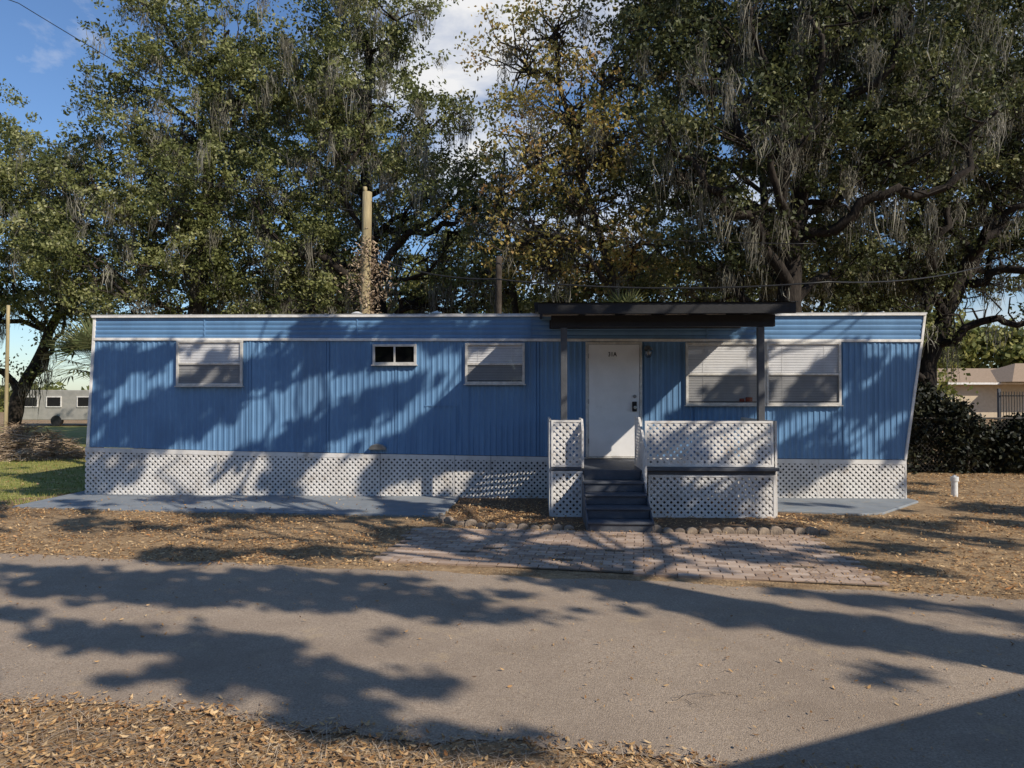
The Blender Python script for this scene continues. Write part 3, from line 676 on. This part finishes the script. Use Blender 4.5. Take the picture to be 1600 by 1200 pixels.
def woods(name, blobs, leaf, nper, m, lbl_bias=0.0):
    C = []; S = []
    for (x, y, z, rx, rz_) in blobs:
        nc = int(16 * rx * rz_ / 2); d = unit(nc) * rng.uniform(.4, 1, (nc, 1)) * A([rx, rx * .6, rz_]); cc = A([x, y, z]) + d
        for k in range(nc):
            n = nper; C.append(cc[k] + rng.normal(size=(n, 3)) * A([.5, .5, .3]) * (1 if leaf < .3 else 1.6)); S.append(np.full(n, rng.uniform(.1, .75) + lbl_bias) + rng.normal(size=n) * .15)
    P = np.concatenate(C); S = np.concatenate(S)
    P[:, 2] = np.abs(P[:, 2])
    o = quads_obj(name, leaf_quads(P, leaf, leaf * .6), S, m); o["kind"] = "stuff"; return o
bl = []
for x in np.arange(-16, 20.5, 2.3):
    top = np.interp(x, [-15, -9, -4, 0, 4, 10, 18, 26], [4.6, 7.5, 7.4, 6.0, 7.2, 8.5, 8, 6])
    z = 1.2
    while z < top:
        bl.append((x + random.uniform(-.8, .8), 34 + random.uniform(-2, 2), z, 1.8, 1.3)); z += 2.0
woods("background_woods", bl, 0.12, 75, WOODS, 0.12)
bl = []
for x in np.arange(-95, 96, 4.5):
    top = 5.0 if x < -20 else 9
    if -62 < x < -34: top = 3.0
    for z in np.arange(1.0, top, 2.2): bl.append((x + random.uniform(-1.5, 1.5), 78 + random.uniform(-4, 4), z, 3.5, 1.8))
woods("distant_tree_line", bl, 0.38, 24, WOODS, 0.25)
bl = []
for x in np.arange(-60, 61, 5):
    for z in np.arange(1.5, 11, 3): bl.append((x + random.uniform(-1.5, 1.5), -36 + random.uniform(-3, 3), z, 3.8, 2.2))
woods("tree_line_across_lane", bl, 0.42, 18, WOODS, -0.1)

# ------------------------------------------------------------------ shade oak over the road (stands beside the viewpoint)
sx_, sy_ = 0.625 / 0.574, -0.529 / 0.574
shade_blobs = [(-2.9, 6.5, 2.4, .42, -.12), (-1.2, 6.0, 1.3, .28, -.25), (-5.6, 7.0, 1.4, .30, -.1), (-2.4, 5.05, 1.0, .28, -.15), (-1.35, 4.35, .8, .22, -.2), (-.45, 3.72, .75, .17, -.2),
               (-3.6, 4.5, .4, .13, 0), (-4.2, 5.6, .5, .15, 0), (1.2, 6.15, 1.1, .30, -.65), (2.3, 5.35, 1.3, .32, -.62), (3.6, 4.75, .9, .24, -.5), (4.8, 5.2, 1.0, .16, -.3), (3.2, 5.9, .9, .10, -.4), (.9, 7.7, .7, .28, -.3), (2.5, 7.6, .55, .16, -.4),
               (-1.6, 2.9, .7, .2, -.1), (3.6, 7.2, .5, .2, -.3), (1.9, 9.8, 1.2, .5, 0),
               (-6.9, 13.5, .9, .42, .5), (-6.1, 14.2, 1.0, .30, .2), (-4.2, 13.4, .7, .30, .4), (-4.9, 12.9, .5, .2, .3), (-8.9, 14.3, .7, .2, 0), (-4.1, 14.55, 1.2, .18, 0),
               (-1.2, 14.6, 1.0, .2, 0), (4.3, 13.4, .5, .5, .4), (3.0, 13.6, .35, .5, .4), (5.4, 13.0, .4, .4, .2), (1.8, 13.2, .5, .4, .3), (-7.6, 12.5, .6, .2, 0), (1.4, 10.7, .45, .3, .2), (2.6, 11.3, .3, .4, .3), (3.6, 12.4, .5, .15, .2)]
NC = 30000
g = np.stack([rng.uniform(-14, 8, NC), rng.uniform(2.4, 17, NC)], 1)
def wob(p, f, seed):
    r_ = np.random.default_rng(seed); v = np.zeros(len(p))
    for k in range(9):
        a = r_.uniform(0, 6.28); fr_ = f * r_.uniform(.5, 2.0); kx, ky = math.cos(a) * fr_, math.sin(a) * fr_
        u = p[:, 0] * 0.76 - p[:, 1] * 0.64; vv = p[:, 0] * 0.64 + p[:, 1] * 0.76
        v += np.sin(kx * 0.45 * u + ky * vv + r_.uniform(0, 6.28))
    return v / 3
nz = wob(g, 5.5, 3); nz2 = wob(g, 14, 5); nz3 = wob(g, 26, 8)
keep = np.zeros(NC, bool)
for (x, y, rx, ry, ro) in shade_blobs:
    dx, dy = g[:, 0] - x, g[:, 1] - y; c_, s2 = math.cos(ro), math.sin(ro)
    q = ((dx * c_ + dy * s2) / rx) ** 2 + ((-dx * s2 + dy * c_) / ry) ** 2
    keep |= (q + 0.38 * nz + 0.48 * nz2 + .38 * nz3) < 1.05
gy = g[:, 1]
th_ = np.interp(gy, [2.4, 7.0, 7.8, 8.8, 9.6, 10.5, 12, 13, 15, 18], [2.0, 2.0, .9, .8, .55, .5, .75, .65, .5, .4])
th_ = np.where((g[:, 0] < -9.0), 1.0, th_); th_ = np.where((g[:, 0] < -11.5), 1.6, th_)
keep |= (nz + 0.4 * nz2 + .35 * nz3) > th_
g = g[keep]; n = len(g)
h = 8.7 + .7 * wob(g, 1.3, 11) + rng.uniform(-.3, .3, n); h = np.clip(h, 8.0, 10.5)
ctr = np.stack([g[:, 0] + sx_ * h, g[:, 1] + sy_ * h, h], 1)
base = A([7.7, 0.8, 0])
nl = 9
P = (ctr[:, None, :] + rng.normal(size=(n, nl, 3)) * A([.055, .055, .045])).reshape(-1, 3) - base
root = empty("oak_tree", tuple(base), "spreading live oak shading the lane with bare heavy trunk", "tree")
quads_obj("crown", leaf_quads(P, 0.085, 0.055), rng.uniform(0, 1, len(P)), OAK, root)
mb = MB()
tp = [(0, 0, 0), (-.05, 0, 1.5), (0.05, .05, 3.0), (0, 0, 4.4), (.1, 0, 6.2), (.0, .1, 7.6)]
mb.tube(tp, [.5, .34, .27, .24, .18, .1], 12)
far_ = np.where(g[:, 1] > 8.8)[0]
idx = rng.choice(far_, 24, replace=False)
for j, i in enumerate(idx):
    e = ctr[i] - base; f = random.uniform(.45, .7); m1 = Vector((e[0] * f, e[1] * f, 7.3 + (e[2] - 7.3) * .75))
    gnarl(mb, tp[4 + j % 2], m1, .055, .03, 6, .25, 6); gnarl(mb, m1, e, .03, .01, 5, .3, 5)
mb.build("trunk", M['bark'], root, smooth=True)

ang = math.atan2(0.404, 0.915)
shadow_building = empty("shadow_building", (2.90, -0.0, 0), "unseen stand-in building added to cast the lower right shadow", "shadow_building", rotz=ang)  # unseen stand-in, its eave placed to throw the shadow across the near ground
mb = MB(); mb.box(0.25, 3.8, -3.6, -0.25, 0, 2.85)
for k in range(12): mb.box(0.3 + k * 0.3, 0.33 + k * 0.3, -0.265, -0.25, 0.02, 2.8)
mb.build("wall", M['cream'], shadow_building, bevel=0.01)
mb = MB(); mb.prism([(-3.9, 2.86), (0.0, 2.86), (0.0, 3.0), (-1.9, 3.25), (-3.9, 3.0)], 0, 4.0, lambda u, v, d: (d, u, v)); mb.build("roof", M['greyroof'], shadow_building, bevel=0.01)
mb = MB(); mb.box(1.6, 2.5, -0.245, -0.22, 0.02, 2.0); mb.build("door", M['white'], shadow_building, bevel=0.01)

# ------------------------------------------------------------------ poles and wires
def pole(x, y, h, r, lean, label, splinter=True, m='pole'):
    root = empty("utility_pole", (x, y, 0), label, "pole")
    mb = MB(); n = 8
    mb.tube([(lean * t * h, 0, t * h) for t in np.linspace(0, 1, n)], [r * (1.15 - .2 * t) for t in np.linspace(0, 1, n)], 12)
    if splinter: mb.box(lean * h - r * .8, lean * h - r * .1, -r * .5, r * .5, h - .01, h + .12)
    mb.build("shaft", M[m], root, smooth=True); return root
p1 = pole(-3.52, 17, 6.5, 0.115, 0.016, "weathered wooden utility pole with vines and a cut top")
n = 1500; t = rng.uniform(0, 1, n); zc = 3.6 + 1.7 * t
P = np.stack([0.12 + rng.normal(size=n) * (.07 + .26 * np.sin(t * 3.1) ** 2), rng.normal(size=n) * .16, zc + rng.normal(size=n) * .15], 1)
quads_obj("vine", leaf_quads(P, .05, .014), rng.uniform(0, .8, n), BRUSH, p1)
pole(-0.35, 16.6, 4.9, 0.075, 0.01, "grey wooden pole standing behind the roof", False, 'bark')
pole(-14.0, 20, 4.2, 0.045, 0.01, "thin wooden pole beside the lawn", False)
def wire(pts, sag, r, lbl):
    mb = MB(); P = []
    for (a, b_) in zip(pts[:-1], pts[1:]):
        a, b_ = Vector(a), Vector(b_)
        for k in range(16):
            t = k / 16; p = a.lerp(b_, t); p.z -= sag * 4 * t * (1 - t); P.append(p)
    P.append(Vector(pts[-1])); mb.tube(P, [r] * len(P), 5)
    o = mb.build("overhead_wire", M['black'], smooth=True); o["label"] = lbl; o["category"] = "wire"; o["group"] = "overhead wires between the poles and trees"
wire([(-22, 17, 15), (-11.7, 17, 11.0), (-3.4, 17.1, 6.3)], .1, .010, "thin black wire running down from the sky to a pole")
wire([(-3.4, 17, 6.3), (0, 16, 5.4), (6.4, 15.2, 4.9)], .08, .010, "thin black wire strung from the pole to an oak")
wire([(-9.0, 17.5, 7.3), (-3.45, 17.1, 6.05)], .1, .010, "thin black wire joining the pole")
wire([(-3.4, 16.9, 5.0), (-0.35, 15.5, 4.2), (6.4, 14.6, 4.0), (12, 18, 5.0)], .16, .018, "thick black cable sagging across behind the roof")

# ------------------------------------------------------------------ palms, pipe, brush, fence, house, camper
def palm(x, y, h, R, label, n=26):
    root = empty("palm_tree", (x, y, 0), label, "palm tree")
    mb = MB(); mb.tube([(0, 0, 0), (0.03, 0, h * .5), (0, 0, h)], [.16, .13, .15], 10); mb.build("trunk", M['bark'], root, smooth=True)
    Q = []; S = []
    for k in range(n):
        az = random.uniform(0, 6.28); el = random.uniform(-.5, 1.3); d = Vector((math.cos(az) * math.cos(el), math.sin(az) * math.cos(el), math.sin(el)))
        hub = Vector((0, 0, h)) + d * R * .45; side_ = d.cross(Vector((0, 0, 1))).normalized(); up = side_.cross(d)
        g_ = random.random()
        Q.append([A(Vector((0, 0, h)) - side_ * .012), A(Vector((0, 0, h)) + side_ * .012), A(hub + side_ * .008), A(hub - side_ * .008)]); S.append(g_)
        for a in np.linspace(-1.5, 1.5, 19):
            dd = (d * math.cos(a) + side_ * math.sin(a) + up * .12 * math.cos(2 * a)).normalized(); l = R * .62 * random.uniform(.85, 1.1)
            tip = hub + dd * l + Vector((0, 0, -.12 * l)); m_ = hub + dd * l * .5; wv = dd.cross(up).normalized() * .022
            Q.append([A(hub), A(m_ + wv), A(tip), A(m_ - wv)]); S.append(g_ + random.uniform(-.1, .1))
    quads_obj("crown", A(Q), A(S), PALM, root)
palm(-10.1, 17.6, 2.4, 1.3, "small fan palm growing behind the mobile home end", 38)
palm(2.6, 17.0, 3.3, 1.0, "fan palm rising just above the roof", 20)

cp = empty("cleanout_pipe", (7.45, 12.2, 0), "short white plastic cleanout pipe with cap in bare ground", "pipe")
mb = MB(); mb.tube([(0, 0, -.05), (0, 0, .27)], [.05, .05], 16); mb.build("pipe", M['pvc'], cp, smooth=False)
mb = MB(); mb.tube([(0, 0, .26), (0, 0, .33), (0, 0, .335)], [.065, .065, .055], 16); mb.box(-.02, .02, -.02, .02, .335, .36); mb.build("cap", M['pvc'], cp)

Q = []; n = 3400
a = rng.uniform(0, 6.28, n); r_ = rng.uniform(0, 1, n) ** .6
c0 = np.stack([np.cos(a) * r_ * 1.9, np.sin(a) * r_ * 1.1, rng.uniform(0.02, 1, n) * (.85 * (1 - r_ ** 2) + .1)], 1)
dd = unit(n) * A([1, 1, .35]) * rng.uniform(.15, .5, (n, 1)); ww = unit(n) * .014
bo = quads_obj("brush_pile", np.stack([c0 - dd, c0 + ww, c0 + dd, c0 - ww], 1), rng.uniform(0, 1, n), BRUSH, loc=(-13.4, 19.6, 0))
bo["label"] = "heap of dead branches and brown clippings on the lawn"; bo["category"] = "brush pile"

fence = empty("chain_link_fence", (7.6, 15.8, 0), "low chain link fence overgrown with dark vines", "fence", rotz=0.03)
for k in range(5):
    mb = MB(); mb.tube([(k * 2.4, 0, 0), (k * 2.4, 0, 1.25), (k * 2.4, 0, 1.28)], [.03, .03, .01], 8); mb.build("fence_post", M['rust'], fence)
mb = MB(); mb.tube([(0, 0, 1.2), (9.6, 0, 1.2)], [.02, .02], 8); mb.build("top_rail", M['rust'], fence)
mb = MB(); lattice(mb, [(0.03, 0.05), (9.57, 0.05), (9.57, 1.18), (0.03, 1.18)], -0.004, .003, .07, .005); mb.build("wire_mesh", M['rust'], fence)
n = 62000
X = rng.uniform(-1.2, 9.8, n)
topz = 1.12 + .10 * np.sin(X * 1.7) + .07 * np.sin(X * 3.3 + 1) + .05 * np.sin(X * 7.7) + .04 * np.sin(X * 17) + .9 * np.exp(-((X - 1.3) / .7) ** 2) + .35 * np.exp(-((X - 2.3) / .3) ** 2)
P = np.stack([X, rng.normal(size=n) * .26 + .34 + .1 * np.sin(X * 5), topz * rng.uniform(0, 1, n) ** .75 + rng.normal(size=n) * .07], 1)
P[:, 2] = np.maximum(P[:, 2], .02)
hd = quads_obj("hedge", leaf_quads(P, .055, .03), rng.uniform(0, 1, n), HEDGE, loc=(7.6, 15.8, 0)); hd["label"] = "leafy hedge darkened for oak shade growing through the chain link fence"; hd["category"] = "hedge"

hs = empty("house", (30.6, 52, 0), "tan stucco bungalow with brown shingle hip roof", "house")
mb = MB(); mb.box(0, 13, 0, 8, 0, 2.65); mb.build("wall", M['tanwall'], hs)
mb = MB()
def hip(x0, x1, y0, y1, z0, z1, ins):
    ym = (y0 + y1) / 2
    mb.add([(x0, y0, z0), (x1, y0, z0), (x1, y1, z0), (x0, y1, z0), (x0 + ins, ym, z1), (x1 - ins, ym, z1)], [(0, 1, 5, 4), (1, 2, 5), (2, 3, 4, 5), (3, 0, 4), (0, 3, 2, 1)])
hip(-.6, 13.6, -.7, 8.7, 2.6, 3.8, 1.4); hip(4.0, 11, -2.0, 6, 2.66, 4.1, 3)
mb.build("roof", M['tanroof'], hs)
mb = MB(); mb.box(-.6, 13.6, -.74, -.70, 2.48, 2.62); mb.build("fascia", M['white'], hs)
for x in (8.2,):
    mb = MB(); mb.box(x, x + 1.5, -.04, -.005, 1.0, 2.1); wd_ = mb.build("window", M['dark'], hs)
    mb = MB(); mb.box(x - .06, x, -.06, -.003, .94, 2.16); mb.box(x + 1.5, x + 1.56, -.06, -.003, .94, 2.16); mb.box(x, x + 1.5, -.06, -.003, 2.1, 2.16); mb.box(x, x + 1.5, -.06, -.003, .94, 1.0); mb.box(x + .73, x + .77, -.06, -.042, 1.0, 2.1)
    mb.build("frame", M['white'], wd_)
pf = empty("picket_fence", (25.0, 37, 0), "dark iron picket fence with grey posts", "fence")
mb = MB()
for k in range(70): mb.box(k * .14, k * .14 + .025, 0, .025, .1, 1.9)
mb.box(0, 9.8, .03, .06, .3, .36); mb.box(0, 9.8, .03, .06, 1.65, 1.71); mb.build("pickets", M['black'], pf)
for k in range(5):
    mb = MB(); mb.box(k * 2.4 - .06, k * 2.4 + .06, .07, .19, 0, 2.05); mb.build("fence_post", M['post'], pf)

cpz = empty("camper", (-27.6, 40, 0), "old grey travel trailer parked across the lawn", "camper")
mb = MB(); mb.prism([(0.0, .45), (.35, .35), (4.6, .35), (4.9, .6), (4.85, 1.7), (4.5, 2.0), (.5, 2.0), (.1, 1.7)], 0, 2.2); mb.build("body", M['cream'], cpz, bevel=.03)
for x in (.6, 1.9, 3.6):
    mb = MB(); mb.box(x, x + .75, -.03, -.004, 1.1, 1.6); wd_ = mb.build("window", M['dark'], cpz)
    mb = MB(); mb.box(x - .05, x, -.05, -.002, 1.05, 1.65); mb.box(x + .75, x + .8, -.05, -.002, 1.05, 1.65); mb.box(x, x + .75, -.05, -.002, 1.6, 1.65); mb.box(x, x + .75, -.05, -.002, 1.05, 1.1); mb.build("frame", M['white'], wd_)
mb = MB(); mb.tube([(2.4, -.02, .3), (2.4, .2, .3)], [.3, .3], 18); mb.build("wheel", M['black'], cpz)

# ------------------------------------------------------------------ fallen leaves, grass
def scatter(n, fn, ok, size):
    P = fn(n); m_ = np.array([ok(x, y) for x, y in P]); P = P[m_]; n = len(P)
    az = rng.uniform(0, 6.28, n); tilt = rng.normal(size=n) * .28; roll = rng.normal(size=n) * .35
    L_ = size * rng.uniform(.5, 1.35, n)
    u = np.stack([np.cos(az) * np.cos(tilt), np.sin(az) * np.cos(tilt), np.sin(tilt)], 1)
    v = np.stack([-np.sin(az) * np.cos(roll), np.cos(az) * np.cos(roll), np.sin(roll)], 1)
    z = 0.014 + rng.uniform(0, .012, n) ; c_ = np.stack([P[:, 0], P[:, 1], z], 1)
    Lc = L_[:, None]; up = A([0, 0, 1.0]) * Lc * rng.uniform(-.1, .35, (n, 1)); wf = rng.uniform(.25, .42, (n, 1))
    q = np.stack([c_ - u * Lc + up, c_ - u * Lc * .35 + v * Lc * wf, c_ + u * Lc * .35 + v * Lc * wf * .9, c_ + u * Lc + up, c_ + u * Lc * .35 - v * Lc * wf * .9, c_ - u * Lc * .35 - v * Lc * wf], 1)
    q[:, :, 2] = np.maximum(q[:, :, 2], 0.010)
    return q
def U(x0, x1, y0, y1): return lambda n: np.stack([rng.uniform(x0, x1, n), rng.uniform(y0, y1, n)], 1)
def clumpy(x, y, f=2.3, k=.5): return (math.sin(f * x + 1.3 * math.sin(f * y)) + math.sin(f * 1.7 * y + 2 * math.sin(x * f * .8))) * .5 + random.uniform(-1, 1) > -k
Qs = []
Qs.append(scatter(42000, U(-5, 2.2, 1.6, 4.6), lambda x, y: y < near_edge(x) + jag(x, 1) + .02 + abs(random.gauss(0, .07)) and clumpy(x, y, 3, .6), .018))
Qs.append(scatter(36000, U(-12, 0.4, 7.2, 11.2), lambda x, y: y > far_edge(x) - abs(random.gauss(0, .10)) and not (y > np.interp(x, [-7.5, -4.7, -.98], [10.95, 10.5, 10.1]) and -7.5 < x < -.95) and not inside(x, y, PV) and clumpy(x, y, 1.5, .35), .021))
Qs.append(scatter(46000, U(3.2, 14, 4.6, 15.6), lambda x, y: y > far_edge(x) - abs(random.gauss(0, .10)) and not inside(x, y, PV) and not (y > 10.3 and x < 6.5) and clumpy(x, y, 1.3, .45), .024))
Qs.append(scatter(3600, U(-.9, 4.0, 8.9, 12), lambda x, y: clumpy(x, y, 2, .6), .024))
Qs.append(scatter(5000, U(-24, -7.4, 11, 22), lambda x, y: clumpy(x, y, .8, .2), .035))
Qs.append(scatter(2600, U(-6, 6, 3, 7.8), lambda x, y: clumpy(x, y, .9, -.3), .015))
Qs.append(scatter(10000, U(-6, 4.5, 3, 8.0), lambda x, y: clumpy(x, y, 1.4, -.25), .0065))
Qs.append(scatter(16000, U(-8, 6, 5.2, 8.9), lambda x, y: abs(y - far_edge(x)) < abs(random.gauss(0, .18)), .010))
Qs.append(scatter(9000, U(-5, 2.5, 2.9, 4.7), lambda x, y: abs(y - near_edge(x)) < abs(random.gauss(0, .14)), .008))
Qs.append(scatter(6500, U(-1.4, 3.6, 6.4, 9.3), lambda x, y: inside(x, y, PV) and clumpy(x, y, 2, -.2), .014))
nlast = len(Qs[-1])
q = np.concatenate(Qs); q[-nlast:, :, 2] += .012; o = quads_obj("fallen_leaves", q, rng.uniform(0, 1, len(q)), LITTER); o["kind"] = "stuff"
Qs = [scatter(900, U(-7.3, -1, 10.2, 12), lambda x, y: y > 10.9 - .13 * (x + 7.3) and clumpy(x, y, 1, -.2), .022)]
q = np.concatenate(Qs); q[:, :, 2] += .025; o = quads_obj("patio_leaves", q, rng.uniform(0, 1, len(q)), LITTER); o["kind"] = "stuff"
n = 12000
P = U(-5, 2.2, 1.7, 4.4)(n); P = P[[y < near_edge(x) + .05 for x, y in P]]; n = len(P)
az = rng.uniform(0, 6.28, n); l = rng.uniform(.02, .09, n)
c_ = np.stack([P[:, 0], P[:, 1], rng.uniform(.012, .03, n)], 1); d_ = np.stack([np.cos(az) * l, np.sin(az) * l, rng.normal(size=n) * .006], 1); w_ = np.stack([-np.sin(az), np.cos(az), np.zeros(n)], 1) * .0013
o = quads_obj("dry_straw", np.stack([c_ - d_ - w_, c_ - d_ + w_, c_ + d_ + w_, c_ + d_ - w_], 1), rng.uniform(.3, 1, n), BRUSH); o["kind"] = "stuff"
n = 26000
P = np.stack([rng.uniform(-22, -7.5, n), 11.2 + 12 * rng.uniform(0, 1, n) ** 1.3], 1)
c_ = np.stack([P[:, 0], P[:, 1], np.zeros(n)], 1); az = rng.uniform(0, 6.28, n); hh = rng.uniform(.03, .09, n)
w_ = np.stack([np.cos(az), np.sin(az), np.zeros(n)], 1) * .008
tip = c_ + np.stack([rng.normal(size=n) * .03, rng.normal(size=n) * .03, hh], 1)
o = quads_obj("lawn_blades", np.stack([c_ - w_, c_ + w_, tip], 1), rng.uniform(0, 1, n), GRASS); o["kind"] = "stuff"
tw = MB(); gnarl(tw, (0, 0, 0.014), (.42, .16, .02), .003, .001, 6, .2, 5)
for k in range(6): gnarl(tw, (.05 + .06 * k, .02 + .022 * k, .016), (.10 + .07 * k, random.uniform(-.1, .2), .02), .002, .001, 3, .3, 4)
o = tw.build("fallen_twig", M['stone'], loc=(.85, 4.0, 0)); o["label"] = "small pale bare twig lying on the asphalt"; o["category"] = "twig"
